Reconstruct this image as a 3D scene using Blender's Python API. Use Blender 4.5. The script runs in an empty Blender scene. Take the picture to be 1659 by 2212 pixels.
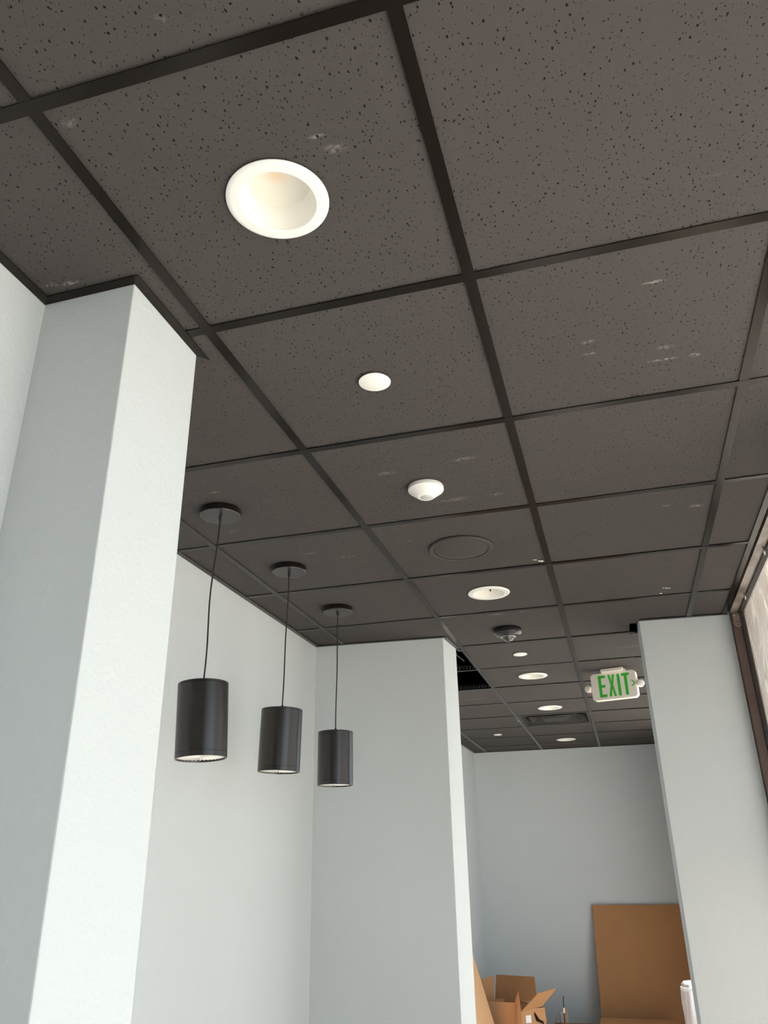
import bpy, bmesh, math, random
from mathutils import Vector, Matrix
R_ = math.radians
random.seed(7)
sc = bpy.context.scene
C = sc.collection
H = 2.95           # height of the suspended ceiling
T = 0.61           # ceiling grid module
DECK = H + 0.62    # structural deck above the grid

# ------------------------------------------------------------------ camera
YAW, PIT, ROL = -0.2725474678531185, 0.4224550668967249, -0.018117214500805286
fw = Vector((math.sin(YAW) * math.cos(PIT), math.cos(YAW) * math.cos(PIT), math.sin(PIT)))
r0 = Vector((math.cos(YAW), -math.sin(YAW), 0)); u0 = r0.cross(fw)
rt = r0 * math.cos(ROL) + u0 * math.sin(ROL); up = -r0 * math.sin(ROL) + u0 * math.cos(ROL)
cd = bpy.data.cameras.new('camera'); cam = bpy.data.objects.new('camera', cd); C.objects.link(cam)
cd.sensor_fit = 'HORIZONTAL'; cd.sensor_width = 36.0; cd.lens = 36.0 * 1701.36 / 1659.0
cd.clip_start = 0.02; cd.clip_end = 200
cam.matrix_world = Matrix(((rt.x, up.x, -fw.x, 1.39168), (rt.y, up.y, -fw.y, -0.70820),
                           (rt.z, up.z, -fw.z, H - 1.13127), (0, 0, 0, 1)))
sc.camera = cam

# ------------------------------------------------------------------ world, sun, exposure
SKY = 1.9
w = bpy.data.worlds.new('sky'); sc.world = w; w.use_nodes = True
wn = w.node_tree.nodes; wl = w.node_tree.links; wn.clear()
wo = wn.new('ShaderNodeOutputWorld'); wb = wn.new('ShaderNodeBackground')
wb.inputs['Color'].default_value = (0.73, 0.885, 1.0, 1); wb.inputs['Strength'].default_value = SKY
wl.new(wb.outputs[0], wo.inputs[0])
sd = bpy.data.lights.new('sun', 'SUN'); sun = bpy.data.objects.new('sun', sd); C.objects.link(sun)
sd.energy = 16.0; sd.angle = R_(1.5); sd.color = (1.0, 0.95, 0.87)
sun.rotation_euler = (R_(-4), R_(31), 0); sun.location = (7, -1, 9)   # outside, high over the paving, reaching only the floor by the windows
sc.view_settings.view_transform = 'Standard'; sc.view_settings.look = 'None'
sc.view_settings.gamma = 1.0; sc.view_settings.use_curve_mapping = False
sc.view_settings.exposure = 0.50
sc.cycles.max_bounces = 14; sc.cycles.diffuse_bounces = 8; sc.cycles.transparent_max_bounces = 16
sc.cycles.sample_clamp_indirect = 6.0
sc.cycles.caustics_reflective = False; sc.cycles.caustics_refractive = False

def portal(y0, y1, z0, z1, x, axis='x'):
    d = bpy.data.lights.new('window_daylight', 'AREA'); o = bpy.data.objects.new('window_daylight', d); C.objects.link(o)
    d.shape = 'RECTANGLE'; d.size = z1 - z0; d.size_y = y1 - y0; d.cycles.is_portal = True
    o.location = (x, (y0 + y1) / 2, (z0 + z1) / 2); o.rotation_euler = (0, R_(90), 0)
    if axis == 'y': o.location = ((y0 + y1) / 2, x, (z0 + z1) / 2); o.rotation_euler = (0, R_(90), R_(-90))
portal(-0.95, 3.44, 0.1, H, 2.16)
portal(3.78, 7.15, 0.1, H, 2.16)
portal(1.35, 1.93, 0.1, H - 0.3, -2.72, 'y')

# ------------------------------------------------------------------ node and material helpers
class NT:
    def __init__(s, m):
        m.use_nodes = True; s.t = m.node_tree; s.t.nodes.clear()
        s.out = s.n('ShaderNodeOutputMaterial')
    def n(s, k, **kw):
        x = s.t.nodes.new(k)
        for a, v in kw.items(): setattr(x, a, v)
        return x
    def set(s, sock, v):
        if isinstance(v, bpy.types.NodeSocket): s.t.links.new(v, sock)
        else: sock.default_value = v
    def math(s, op, a, b=0.0, c=0.0, clamp=False):
        x = s.n('ShaderNodeMath', operation=op, use_clamp=clamp)
        for i, v in enumerate((a, b, c)): s.set(x.inputs[i], v)
        return x.outputs[0]
    def mix(s, f, a, b):
        x = s.n('ShaderNodeMix', data_type='RGBA'); s.set(x.inputs[0], f)
        s.set(x.inputs[6], a); s.set(x.inputs[7], b); return x.outputs[2]
    def ramp(s, f, lo, hi, a=0.0, b=1.0):
        x = s.n('ShaderNodeMapRange', interpolation_type='SMOOTHSTEP')
        for i, v in enumerate((f, lo, hi, a, b)): s.set(x.inputs[i], v)
        return x.outputs[0]
    def pos(s): return s.n('ShaderNodeNewGeometry').outputs['Position']
    def obj(s): return s.n('ShaderNodeTexCoord').outputs['Object']
    def mapping(s, v, sc_=(1, 1, 1), rot=(0, 0, 0), loc=(0, 0, 0)):
        x = s.n('ShaderNodeMapping'); s.set(x.inputs[0], v); x.inputs['Scale'].default_value = sc_
        x.inputs['Rotation'].default_value = rot; x.inputs['Location'].default_value = loc; return x.outputs[0]
    def noise(s, v, scale, det=2.0, rough=0.5, dist=0.0):
        x = s.n('ShaderNodeTexNoise'); s.set(x.inputs['Vector'], v); x.inputs['Scale'].default_value = scale
        x.inputs['Detail'].default_value = det; x.inputs['Roughness'].default_value = rough
        x.inputs['Distortion'].default_value = dist; return x.outputs[0]
    def bump(s, h, strength, dist, nrm=None):
        x = s.n('ShaderNodeBump'); s.set(x.inputs['Height'], h); x.inputs['Strength'].default_value = strength
        x.inputs['Distance'].default_value = dist
        if nrm is not None: s.set(x.inputs['Normal'], nrm)
        return x.outputs[0]
    def bsdf(s, col, rough, metal=0.0, spec=0.5, nrm=None, coat=0.0, tint=None):
        x = s.n('ShaderNodeBsdfPrincipled'); s.set(x.inputs['Base Color'], col); s.set(x.inputs['Roughness'], rough)
        x.inputs['Metallic'].default_value = metal; x.inputs['Specular IOR Level'].default_value = spec
        x.inputs['Coat Weight'].default_value = coat
        if tint: x.inputs['Specular Tint'].default_value = c4(tint)
        if nrm is not None: s.set(x.inputs['Normal'], nrm)
        return x.outputs[0]
    def finish(s, sh): s.t.links.new(sh, s.out.inputs[0])

def c4(c): return (c[0], c[1], c[2], 1.0)
def plain(name, col, rough=0.5, metal=0.0, spec=0.5, var=0.06, vs=30.0, bump=0.0, bs=200.0, coat=0.0, tint=None):
    m = bpy.data.materials.new(name); k = NT(m); p = k.obj()
    f = k.noise(p, vs, 3.0)
    a = c4([v * (1 - var) for v in col]); b = c4([min(1, v * (1 + var)) for v in col])
    nr = k.bump(k.noise(p, bs, 2.0), bump, 0.001) if bump else None
    k.finish(k.bsdf(k.mix(f, a, b), rough, metal, spec, nr, coat, tint)); return m

def wall_paint(name, col):
    m = bpy.data.materials.new(name); k = NT(m); p = k.pos()
    big = k.noise(p, 1.3, 2.0); col2 = k.mix(big, c4([v * .97 for v in col]), c4([v * 1.03 for v in col]))
    h1 = k.noise(p, 95.0, 3.0, 0.55); h2 = k.noise(p, 38.0, 2.0, 0.5, 0.6)
    h = k.math('ADD', k.ramp(h1, 0.35, 0.75), k.math('MULTIPLY', k.ramp(h2, 0.52, 0.72), 0.9))
    k.finish(k.bsdf(col2, 0.62, 0, 0.35, k.bump(h, 0.16, 0.003))); return m

def tile_material():
    m = bpy.data.materials.new('fissured_tile'); k = NT(m); p = k.pos()
    info = k.n('ShaderNodeObjectInfo').outputs['Random']
    warp = k.n('ShaderNodeVectorMath', operation='ADD')
    ncol = k.n('ShaderNodeTexNoise'); k.set(ncol.inputs['Vector'], p); ncol.inputs['Scale'].default_value = 260.0
    sub = k.n('ShaderNodeVectorMath', operation='SUBTRACT'); k.set(sub.inputs[0], ncol.outputs['Color']); sub.inputs[1].default_value = (.5, .5, .5)
    scl = k.n('ShaderNodeVectorMath', operation='SCALE'); k.set(scl.inputs[0], sub.outputs[0]); scl.inputs['Scale'].default_value = 0.0045
    k.set(warp.inputs[0], p); k.set(warp.inputs[1], scl.outputs[0])
    masks = []
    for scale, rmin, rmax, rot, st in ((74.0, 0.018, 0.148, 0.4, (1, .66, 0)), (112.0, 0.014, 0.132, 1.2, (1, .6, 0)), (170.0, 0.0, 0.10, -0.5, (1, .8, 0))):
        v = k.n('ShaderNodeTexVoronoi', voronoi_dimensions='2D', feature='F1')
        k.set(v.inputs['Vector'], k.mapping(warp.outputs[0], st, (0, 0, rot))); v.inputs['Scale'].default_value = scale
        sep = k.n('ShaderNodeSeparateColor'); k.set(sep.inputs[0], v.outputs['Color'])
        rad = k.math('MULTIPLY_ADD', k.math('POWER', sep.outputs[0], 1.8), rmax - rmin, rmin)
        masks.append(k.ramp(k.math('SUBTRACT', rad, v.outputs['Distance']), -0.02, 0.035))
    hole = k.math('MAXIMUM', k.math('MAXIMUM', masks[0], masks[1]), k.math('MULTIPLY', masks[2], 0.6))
    base = k.mix(k.noise(p, 2.2, 3.0), (0.057, 0.0497, 0.0478, 1), (0.071, 0.0635, 0.0612, 1))
    base = k.mix(k.math('MULTIPLY', k.noise(p, 420.0, 2.0), 0.25), base, (0.085, 0.076, 0.073, 1))
    base = k.mix(k.math('MULTIPLY', info, 0.3), base, (0.073, 0.062, 0.0585, 1))
    # handling scuffs: pale dust rubbed on in short strokes
    a = k.noise(k.mapping(p, (7, 26, 1), (0, 0, .5)), 1.0, 4.0, 0.62)
    b = k.noise(p, 2.6, 2.0)
    sc1 = k.math('MULTIPLY', k.ramp(a, 0.66, 0.80), k.ramp(b, 0.50, 0.66))
    base = k.mix(k.math('MULTIPLY', sc1, 0.22), base, (0.30, 0.28, 0.26, 1))
    tot = None
    for x, y, rot, lx, ly, s in SMUDGES:
        v = k.n('ShaderNodeVectorMath', operation='LENGTH')
        inner = k.mapping(p, (1, 1, 0), (0, 0, 0), (-x, -y, 0))
        k.set(v.inputs[0], k.mapping(inner, (1 / lx, 1 / ly, 0), (0, 0, rot)))
        g = k.math('MULTIPLY', k.ramp(v.outputs['Value'], 0.2, 1.0, 1.0, 0.0), s)
        tot = g if tot is None else k.math('ADD', tot, g)
    tot = k.math('MULTIPLY', tot, k.ramp(k.noise(p, 120.0, 3.0), 0.36, 0.66))
    base = k.mix(k.math('MINIMUM', tot, 0.8), base, (0.38, 0.36, 0.33, 1))
    base = k.mix(hole, base, (0.006, 0.005, 0.0045, 1))  # shade inside the deep pinholes painted into the base colour
    h = k.math('SUBTRACT', k.math('MULTIPLY', k.noise(p, 300.0, 3.0), 0.25), hole)
    k.finish(k.bsdf(base, 0.85, 0, 0.2, k.bump(h, 0.5, 0.0025))); return m
SMUDGES = [(1.598, .746, .1, .035, .006, .7), (1.449, .923, .5, .022, .010, .45), (1.45, .972, -.3, .02, .008, .5), (1.623, 1.053, .7, .05, .006, .6),
           (1.700, 1.056, .1, .018, .012, .55), (1.631, 1.0, .4, .03, .012, .3), (.886, -.068, 0, .012, .01, .3), (1.033, .19, .7, .02, .006, .45),
           (1.056, .222, .3, .03, .014, .3), (.651, .046, .1, .02, .012, .3), (.406, .383, -.5, .028, .008, .6), (.362, .376, -.3, .03, .012, .35),
           (.703, 2.003, .3, .012, .008, .7), (.730, 2.017, .3, .01, .008, .7), (1.77, 2.016, .2, .03, .018, .5), (1.668, 1.982, .2, .02, .012, .35),
           (.963, 1.70, .2, .08, .02, .25), (1.116, 1.703, .2, .03, .012, .35), (.132, 1.72, .3, .025, .012, .3), (.22, 1.40, .2, .03, .012, .25),
           (.80, 1.44, .4, .04, .02, .25), (1.05, 1.42, .2, .06, .015, .3), (.32, 2.02, .1, .05, .012, .3), (.45, 2.10, .1, .06, .012, .25), (.9, 3.10, .1, .05, .02, .45), (1.03, 3.09, .1, .03, .012, .4),
           (.40, 5.25, .5, .10, .02, .5), (.9, 4.4, 0, .15, .02, .3), (1.55, 4.0, 0, .2, .02, .2)]

M = {}
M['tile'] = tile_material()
M['paint'] = wall_paint('pale_grey_blue_paint', (0.59, 0.613, 0.622))
M['grid'] = plain('dark_bronze_grid', (0.006, 0.0043, 0.0033), 0.22, 0, 0.30, 0.25, 14.0, tint=(1.0, 0.86, 0.76))
M['grid_web'] = plain('dull_steel', (0.10, 0.10, 0.095), 0.5, 0.6)
M['white'] = plain('white_enamel', (0.86, 0.835, 0.80), 0.38, 0, 0.5, 0.015)
M['reflector'] = plain('satin_white_reflector', (0.86, 0.84, 0.79), 0.5, 0, 0.4, 0.01)
M['cover'] = plain('matt_white_cover', (0.86, 0.84, 0.79), 0.6, 0, 0.3, 0.01)
M['diffuser'] = plain('opal_lens', (0.80, 0.76, 0.68), 0.5, 0, 0.4, 0.02)
def opal():
    m = bpy.data.materials.new('opal_lens_over_phosphor'); k = NT(m)
    v = k.n('ShaderNodeVectorMath', operation='LENGTH'); k.set(v.inputs[0], k.mapping(k.obj(), (1, 1, 0), (0, 0, 0), (0.0, 0.012, 0)))
    k.finish(k.bsdf(k.mix(k.ramp(v.outputs['Value'], 0.004, 0.030), (0.84, 0.66, 0.49, 1), (0.80, 0.76, 0.68, 1)), 0.5, 0, 0.4)); return m
M['diffuser_led'] = opal()
M['sensor_lens'] = plain('grey_fresnel_lens', (0.52, 0.51, 0.50), 0.35, 0, 0.5, 0.25, 160.0, 0.5, 260.0)
M['bronze'] = plain('dark_bronze_paint', (0.006, 0.0046, 0.0044), 0.29, 0, 0.8, 0.06, 20.0, tint=(1.0, 0.90, 0.86))
M['black'] = plain('black_plastic', (0.010, 0.010, 0.010), 0.4)
M['cord'] = plain('black_cord', (0.012, 0.011, 0.011), 0.55)
M['speaker'] = plain('dark_speaker_paint', (0.045, 0.038, 0.034), 0.55, 0, 0.4, 0.05, 60.0, 0.15, 700.0)
M['vent'] = plain('dark_vent_paint', (0.022, 0.019, 0.018), 0.5, 0, 0.4, 0.05)
M['groove'] = plain('black_groove', (0.008, 0.007, 0.007), 0.8)
M['cream'] = plain('cream_plastic', (0.94, 0.84, 0.745), 0.45, 0, 0.45, 0.02)
M['green'] = plain('exit_green', (0.05, 0.54, 0.04), 0.4, 0, 0.4, 0.05)
M['chrome'] = plain('smoked_chrome', (0.06, 0.057, 0.06), 0.22, 0.6, 0.5, 0.05)
M['frame'] = plain('brown_window_frame', (0.085, 0.050, 0.038), 0.45, 0.1, 0.5, 0.12, 9.0)
M['bracket'] = plain('worn_brown_bracket', (0.16, 0.115, 0.095), 0.4, 0.2)
M['gasket'] = plain('black_gasket', (0.012, 0.009, 0.008), 0.6)
M['steel'] = plain('bright_zinc', (0.62, 0.61, 0.58), 0.25, 0.9)
M['caulk'] = plain('white_caulk', (0.62, 0.61, 0.57), 0.5)
M['deck'] = plain('dark_deck', (0.006, 0.006, 0.006), 0.9)
M['floor'] = plain('bare_concrete', (0.34, 0.33, 0.32), 0.6, 0, 0.4, 0.12, 3.0)
M['paving'] = plain('pale_paving', (0.60, 0.56, 0.505), 0.8, 0, 0.3, 0.08, 1.0)
M['soffit'] = plain('brown_soffit', (0.22, 0.19, 0.165), 0.7, 0, 0.3, 0.05, 2.0)
M['outlet'] = plain('white_outlet', (0.86, 0.86, 0.86), 0.35, 0, 0.5, 0.01)
M['label'] = plain('white_paper', (0.88, 0.88, 0.86), 0.6)
M['plaster'] = plain('white_plaster', (0.80, 0.78, 0.73), 0.8)
M['slot'] = plain('rust_dot', (0.10, 0.03, 0.02), 0.6)

def cardboard(name, col):
    m = bpy.data.materials.new(name); k = NT(m); p = k.obj()
    f = k.noise(k.mapping(p, (1, 1, 1)), 5.0, 3.0)
    g = k.noise(k.mapping(p, (3, 3, 160)), 1.0, 2.0)
    col2 = k.mix(f, c4([v * .93 for v in col]), c4([v * 1.06 for v in col]))
    k.finish(k.bsdf(col2, 0.75, 0, 0.2, k.bump(g, 0.12, 0.002))); return m
M['card'] = cardboard('brown_cardboard', (0.43, 0.215, 0.098))
M['card_light'] = cardboard('light_cardboard', (0.58, 0.295, 0.135))

M['card_lit'] = cardboard('lit_cardboard', (0.78, 0.44, 0.23))  # strong light on the leaning sheet and carton front put into the colour

def dusty():
    m = bpy.data.materials.new('dust_coated_frame'); k = NT(m); p = k.pos()
    f = k.ramp(k.noise(k.mapping(p, (9, 5, 9)), 1.0, 4.0, 0.6, 0.8), 0.30, 0.62)
    col = k.mix(f, (0.11, 0.082, 0.070, 1), (0.30, 0.255, 0.225, 1))
    k.finish(k.bsdf(col, 0.35, 0, 0.5, k.bump(k.noise(p, 22.0, 3.0), 0.3, 0.006))); return m
M['dusty'] = dusty()

def glass():
    m = bpy.data.materials.new('window_glass'); k = NT(m)
    tr = k.n('ShaderNodeBsdfTransparent'); tr.inputs[0].default_value = (0.97, 0.98, 0.98, 1)
    gl = k.n('ShaderNodeBsdfGlossy'); gl.inputs['Roughness'].default_value = 0.02
    lw = k.n('ShaderNodeLayerWeight'); lw.inputs[0].default_value = 0.5
    rf = k.math('MULTIPLY_ADD', k.math('POWER', lw.outputs['Facing'], 5.0), 0.9, 0.04)   # same from both sides of the pane
    mx = k.n('ShaderNodeMixShader'); k.set(mx.inputs[0], rf); k.set(mx.inputs[1], tr.outputs[0]); k.set(mx.inputs[2], gl.outputs[0])
    k.finish(mx.outputs[0]); return m
M['glass'] = glass()

def film():
    m = bpy.data.materials.new('wrinkled_protective_film'); k = NT(m); p = k.pos()
    q = k.mapping(p, (1, 4.0, 1.3), (R_(12), 0, 0))
    n1 = k.noise(q, 2.6, 5.0, 0.62, 2.2); n2 = k.noise(k.mapping(p, (1, 1, 1)), 3.0, 3.0)
    st = k.ramp(n1, 0.52, 0.68)
    col = k.mix(st, (0.47, 0.415, 0.38, 1), (0.80, 0.735, 0.68, 1))
    nr = k.bump(n1, 1.0, 0.05)
    d = k.n('ShaderNodeBsdfDiffuse'); k.set(d.inputs[0], col); k.set(d.inputs['Normal'], nr)
    t = k.n('ShaderNodeBsdfTranslucent'); k.set(t.inputs[0], col); k.set(t.inputs['Normal'], nr)
    g = k.n('ShaderNodeBsdfGlossy'); g.inputs['Roughness'].default_value = 0.22; k.set(g.inputs['Normal'], nr)
    tr = k.n('ShaderNodeBsdfTransparent'); tr.inputs[0].default_value = (0.92, 0.90, 0.87, 1)
    a = k.n('ShaderNodeMixShader'); a.inputs[0].default_value = 0.85; k.set(a.inputs[1], d.outputs[0]); k.set(a.inputs[2], t.outputs[0])
    b = k.n('ShaderNodeMixShader'); b.inputs[0].default_value = 0.08; k.set(b.inputs[1], a.outputs[0]); k.set(b.inputs[2], g.outputs[0])
    c = k.n('ShaderNodeMixShader'); k.set(c.inputs[0], k.ramp(n2, 0.3, 0.7, 0.34, 0.54)); k.set(c.inputs[1], b.outputs[0]); k.set(c.inputs[2], tr.outputs[0])
    k.finish(c.outputs[0]); return m
M['film'] = film()

def plastic_wrap():
    m = bpy.data.materials.new('white_plastic_wrap'); k = NT(m); p = k.obj()
    n1 = k.noise(k.mapping(p, (9, 9, 1.6)), 1.6, 4.0, 0.6, 0.5)
    k.finish(k.bsdf((0.78, 0.73, 0.74, 1), 0.3, 0, 0.5, k.bump(n1, 0.9, 0.03))); return m
M['wrap'] = plastic_wrap()
def dome_mat():
    m = bpy.data.materials.new('clear_dome'); k = NT(m)
    tr = k.n('ShaderNodeBsdfTransparent'); tr.inputs[0].default_value = (0.75, 0.75, 0.75, 1)
    gl = k.n('ShaderNodeBsdfGlossy'); gl.inputs['Roughness'].default_value = 0.03
    lw = k.n('ShaderNodeLayerWeight'); lw.inputs[0].default_value = 0.5
    mx = k.n('ShaderNodeMixShader'); k.set(mx.inputs[0], k.math('MULTIPLY_ADD', k.math('POWER', lw.outputs['Facing'], 5.0), 0.85, 0.12)); k.set(mx.inputs[1], tr.outputs[0]); k.set(mx.inputs[2], gl.outputs[0])
    k.finish(mx.outputs[0]); return m
M['dome'] = dome_mat()

# ------------------------------------------------------------------ geometry helpers
def obj(name, bm, mat, parent=None, loc=None, smooth=False, bevel=0.0, seg=2):
    me = bpy.data.meshes.new(name); bmesh.ops.recalc_face_normals(bm, faces=bm.faces); bm.to_mesh(me); bm.free()
    for mm in (mat if isinstance(mat, (list, tuple)) else [mat]): me.materials.append(mm)
    if smooth:
        for p in me.polygons: p.use_smooth = True
        me.set_sharp_from_angle(angle=R_(35))
    o = bpy.data.objects.new(name, me); C.objects.link(o)
    if parent: o.parent = parent
    if loc is not None: o.location = loc
    if bevel:
        b = o.modifiers.new('bevel', 'BEVEL'); b.width = bevel; b.segments = seg; b.limit_method = 'ANGLE'; b.angle_limit = R_(40)
    return o
def inst(src, loc, parent=None, rz=None, name=None):
    o = src.copy(); C.objects.link(o); o.location = loc
    if name: o.name = name
    if parent: o.parent = parent
    if rz is not None: o.rotation_euler = (0, 0, rz)
    return o
def empty(name, loc, rz=0.0):
    o = bpy.data.objects.new(name, None); o.empty_display_size = 0.05; C.objects.link(o); o.location = loc; o.rotation_euler = (0, 0, rz); return o
def tag(o, label=None, cat=None, group=None, kind=None):
    if label: o['label'] = label
    if cat: o['category'] = cat
    if group: o['group'] = group
    if kind: o['kind'] = kind
    return o
def box(bm, x0, x1, y0, y1, z0, z1):
    v = [bm.verts.new(p) for p in ((x0, y0, z0), (x1, y0, z0), (x1, y1, z0), (x0, y1, z0), (x0, y0, z1), (x1, y0, z1), (x1, y1, z1), (x0, y1, z1))]
    for f in ((3, 2, 1, 0), (4, 5, 6, 7), (0, 1, 5, 4), (1, 2, 6, 5), (2, 3, 7, 6), (3, 0, 4, 7)): bm.faces.new([v[i] for i in f])
    return bm
def bx(*a): return box(bmesh.new(), *a)
def prism(pts, z0, z1, bm=None):
    bm = bm or bmesh.new()
    a = [bm.verts.new((x, y, z0)) for x, y in pts]; b = [bm.verts.new((x, y, z1)) for x, y in pts]
    bm.faces.new(a[::-1]); bm.faces.new(b); n = len(pts)
    for i in range(n): bm.faces.new((a[i], a[(i + 1) % n], b[(i + 1) % n], b[i]))
    return bm
def hull_slab(pts, t, bm=None):
    """a flat polygon given by 3D points, thickened by t along its normal"""
    bm = bm or bmesh.new(); P = [Vector(p) for p in pts]
    n = (P[1] - P[0]).cross(P[-1] - P[0]).normalized() * t
    a = [bm.verts.new(p) for p in P]; b = [bm.verts.new(p + n) for p in P]
    bm.faces.new(a[::-1]); bm.faces.new(b); k = len(P)
    for i in range(k): bm.faces.new((a[i], a[(i + 1) % k], b[(i + 1) % k], b[i]))
    return bm
def lathe(prof, seg=48, bm=None, closed=False):
    bm = bm or bmesh.new(); rings = []
    for r, z in prof:
        if r < 1e-6: rings.append([bm.verts.new((0, 0, z))])
        else: rings.append([bm.verts.new((r * math.cos(2 * math.pi * i / seg), r * math.sin(2 * math.pi * i / seg), z)) for i in range(seg)])
    pairs = list(zip(rings, rings[1:]))
    if closed: pairs.append((rings[-1], rings[0]))
    for a, b in pairs:
        for i in range(seg):
            j = (i + 1) % seg
            if len(a) == 1 and len(b) == 1: continue
            if len(a) == 1: bm.faces.new((a[0], b[i], b[j]))
            elif len(b) == 1: bm.faces.new((a[i], a[j], b[0]))
            else: bm.faces.new((a[i], a[j], b[j], b[i]))
    return bm
def tube(path, r, seg=10, bm=None):
    bm = bm or bmesh.new(); P = [Vector(p) for p in path]; rings = []
    for i, p in enumerate(P):
        d = (P[min(i + 1, len(P) - 1)] - P[max(i - 1, 0)]).normalized()
        a = d.orthogonal().normalized() if i == 0 else (rings_a - d * rings_a.dot(d)).normalized()
        rings_a = a; b = d.cross(a)
        rings.append([bm.verts.new(p + a * r * math.cos(2 * math.pi * k / seg) + b * r * math.sin(2 * math.pi * k / seg)) for k in range(seg)])
    for a, b in zip(rings, rings[1:]):
        for k in range(seg): bm.faces.new((a[k], a[(k + 1) % seg], b[(k + 1) % seg], b[k]))
    bm.faces.new(rings[0][::-1]); bm.faces.new(rings[-1]); return bm

# ------------------------------------------------------------------ the shell
tag(obj('floor', bx(-1.2, 2.16, -2.75, 8.6, -0.1, 0.0), M['floor']), 'bare grey concrete floor below the picture', 'floor', kind='structure')
pv = bx(2.20, 22, -14, 20, -0.3, -0.1); box(pv, -14, 2.20, -16, -2.80, -0.3, -0.1)
tag(obj('pavement', pv, M['paving']), 'pale paving outside the windows', 'pavement', kind='structure')
tag(obj('added_canopy', bx(2.20, 2.9, -6, 12, H + 0.15, H + 0.30), M['soffit']), 'long brown unseen canopy added above the windows to limit sun and sky light', 'canopy', kind='structure')  # unseen, added to hold back sun and sky light at the windows

# left wall: near stretch, alcove and far stretch, in one drywall
WL = [(0.311, -2.6), (0.314, 0.55), (-0.175, 0.55), (-0.164, 3.50), (-0.172, 3.6), (-0.148, 8.45), (-0.75, 8.45), (-0.75, -2.6)]
tag(obj('wall_left', prism(WL, 0, DECK), M['paint']), 'pale grey wall with a deep alcove behind the three pendants', 'wall', kind='structure')
p1 = [(0.30, 0.425), (0.537, 0.422), (0.5375, 0.692), (-0.20, 0.695), (-0.20, 0.56), (0.30, 0.56)]
tag(obj('pillar', prism(p1, 0, DECK), M['paint'], bevel=0.003), 'nearest wall pier, grey front and white window-lit side, left of the pendants', 'pillar', kind='structure')
p2 = [(-0.20, 3.382), (0.557, 3.428), (0.577, 3.690), (-0.20, 3.690)]
tag(obj('pillar', prism(p2, 0, DECK), M['paint'], bevel=0.003), 'grey wall pier closing the far end of the pendant alcove', 'pillar', kind='structure')
p3 = [(1.586, 3.448), (2.018, 3.474), (2.16, 3.482), (2.16, 3.72), (1.583, 3.708)]
tag(obj('pillar', prism(p3, 0, DECK), M['paint'], bevel=0.003), 'bright pale blue pier beside the brown window frame on the right', 'pillar', kind='structure')
tag(obj('wall_back', prism([(-0.5, 8.325), (2.2, 8.365), (2.2, 8.55), (-0.5, 8.55)], 0, DECK), M['paint']), 'grey end wall behind the cardboard boxes', 'wall', kind='structure')
wf = bx(-0.75, 1.28, -2.75, -2.6, 0, DECK); box(wf, 1.28, 2.00, -2.75, -2.6, H - 0.25, DECK); box(wf, 2.00, 2.16, -2.75, -2.6, 0, DECK)
tag(obj('wall_front', wf, M['paint']), 'pale grey wall behind the camera', 'wall', kind='structure')
wr = bx(2.03, 2.16, 7.20, 8.45, 0, DECK)
box(wr, 2.03, 2.16, -2.6, -0.95, 0, DECK); box(wr, 2.03, 2.16, -0.95, 3.48, H + 0.05, DECK); box(wr, 2.03, 2.16, 3.71, 7.20, H + 0.05, DECK)
tag(obj('wall_right', wr, M['paint']), 'window wall on the right with its plain end by the far corner', 'wall', kind='structure')

# ------------------------------------------------------------------ windows in the right wall
def window(n, y0, y1, filmed, label):
    wroot = empty('window_%d' % n, (0, 0, 0)); tag(wroot, label, 'window', kind='structure')
    fm = M['frame']
    obj('head', bx(2.0225, 2.14, y0, y1, H - 0.002, H + 0.05), M['dusty'] if filmed else fm, wroot)
    obj('sill', bx(2.024, 2.14, y0, y1, 0.0, 0.10), fm, wroot, bevel=0.002)
    obj('jamb', bx(2.026, 2.14, y1 - 0.045, y1, 0.10, H - 0.002), fm, wroot, bevel=0.0015)
    obj('jamb', bx(2.026, 2.14, y0, y0 + 0.045, 0.10, H - 0.002), fm, wroot, bevel=0.0015)
    g = bmesh.new(); ya, yb = y0 + 0.045, y1 - 0.045
    box(g, 2.060, 2.082, ya, yb, H - 0.010, H - 0.002); box(g, 2.066, 2.082, ya, ya + 0.010, 0.1, H - 0.012)
    box(g, 2.066, 2.082, yb - 0.010, yb, 0.1, H - 0.012); box(g, 2.066, 2.082, ya, yb, 0.1, 0.11)
    obj('gasket', g, M['gasket'], wroot)
    obj('glass_pane', bx(2.092, 2.098, ya, yb, 0.10, H - 0.002), M['glass'], wroot)
    return wroot, ya, yb
w1, ya, yb = window(1, 1.46, 3.476, True, 'brown framed window covered in wrinkled protective film, at the right edge')
# the film: a creased sheet over the inside of the glass
def add_film(wroot, ya, yb):
    fb = bmesh.new(); ny, nz = 60, 80; grid = []
    for i in range(ny + 1):
        row = []
        for j in range(nz + 1):
            yy = ya + 0.012 + (yb - ya - 0.024) * i / ny; zz = 0.12 + (H - 0.014 - 0.12) * j / nz
            e = min(1, min(i, ny - i, j, nz - j) / 3.0)
            cr = 0.5 * math.sin(yy * 23 + 4 * math.sin(zz * 2.3)) + 0.5 * math.sin(yy * 41 - zz * 6 + 2 * math.sin(zz * 5))
            row.append(fb.verts.new((2.0865 - 0.004 * e * cr * (0.4 + 0.6 * math.sin(zz * 3 + yy)), yy, zz)))
        grid.append(row)
    for i in range(ny):
        for j in range(nz): fb.faces.new((grid[i][j], grid[i + 1][j], grid[i + 1][j + 1], grid[i][j + 1]))
    obj('protective_film', fb, M['film'], wroot, smooth=True)['label'] = 'wrinkled translucent protective film'
add_film(w1, ya, yb)
obj('caulk_bead', tube([(2.021, 3.468, 0.0), (2.021, 3.468, H)], 0.0035, 8), M['caulk'], w1)
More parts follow.
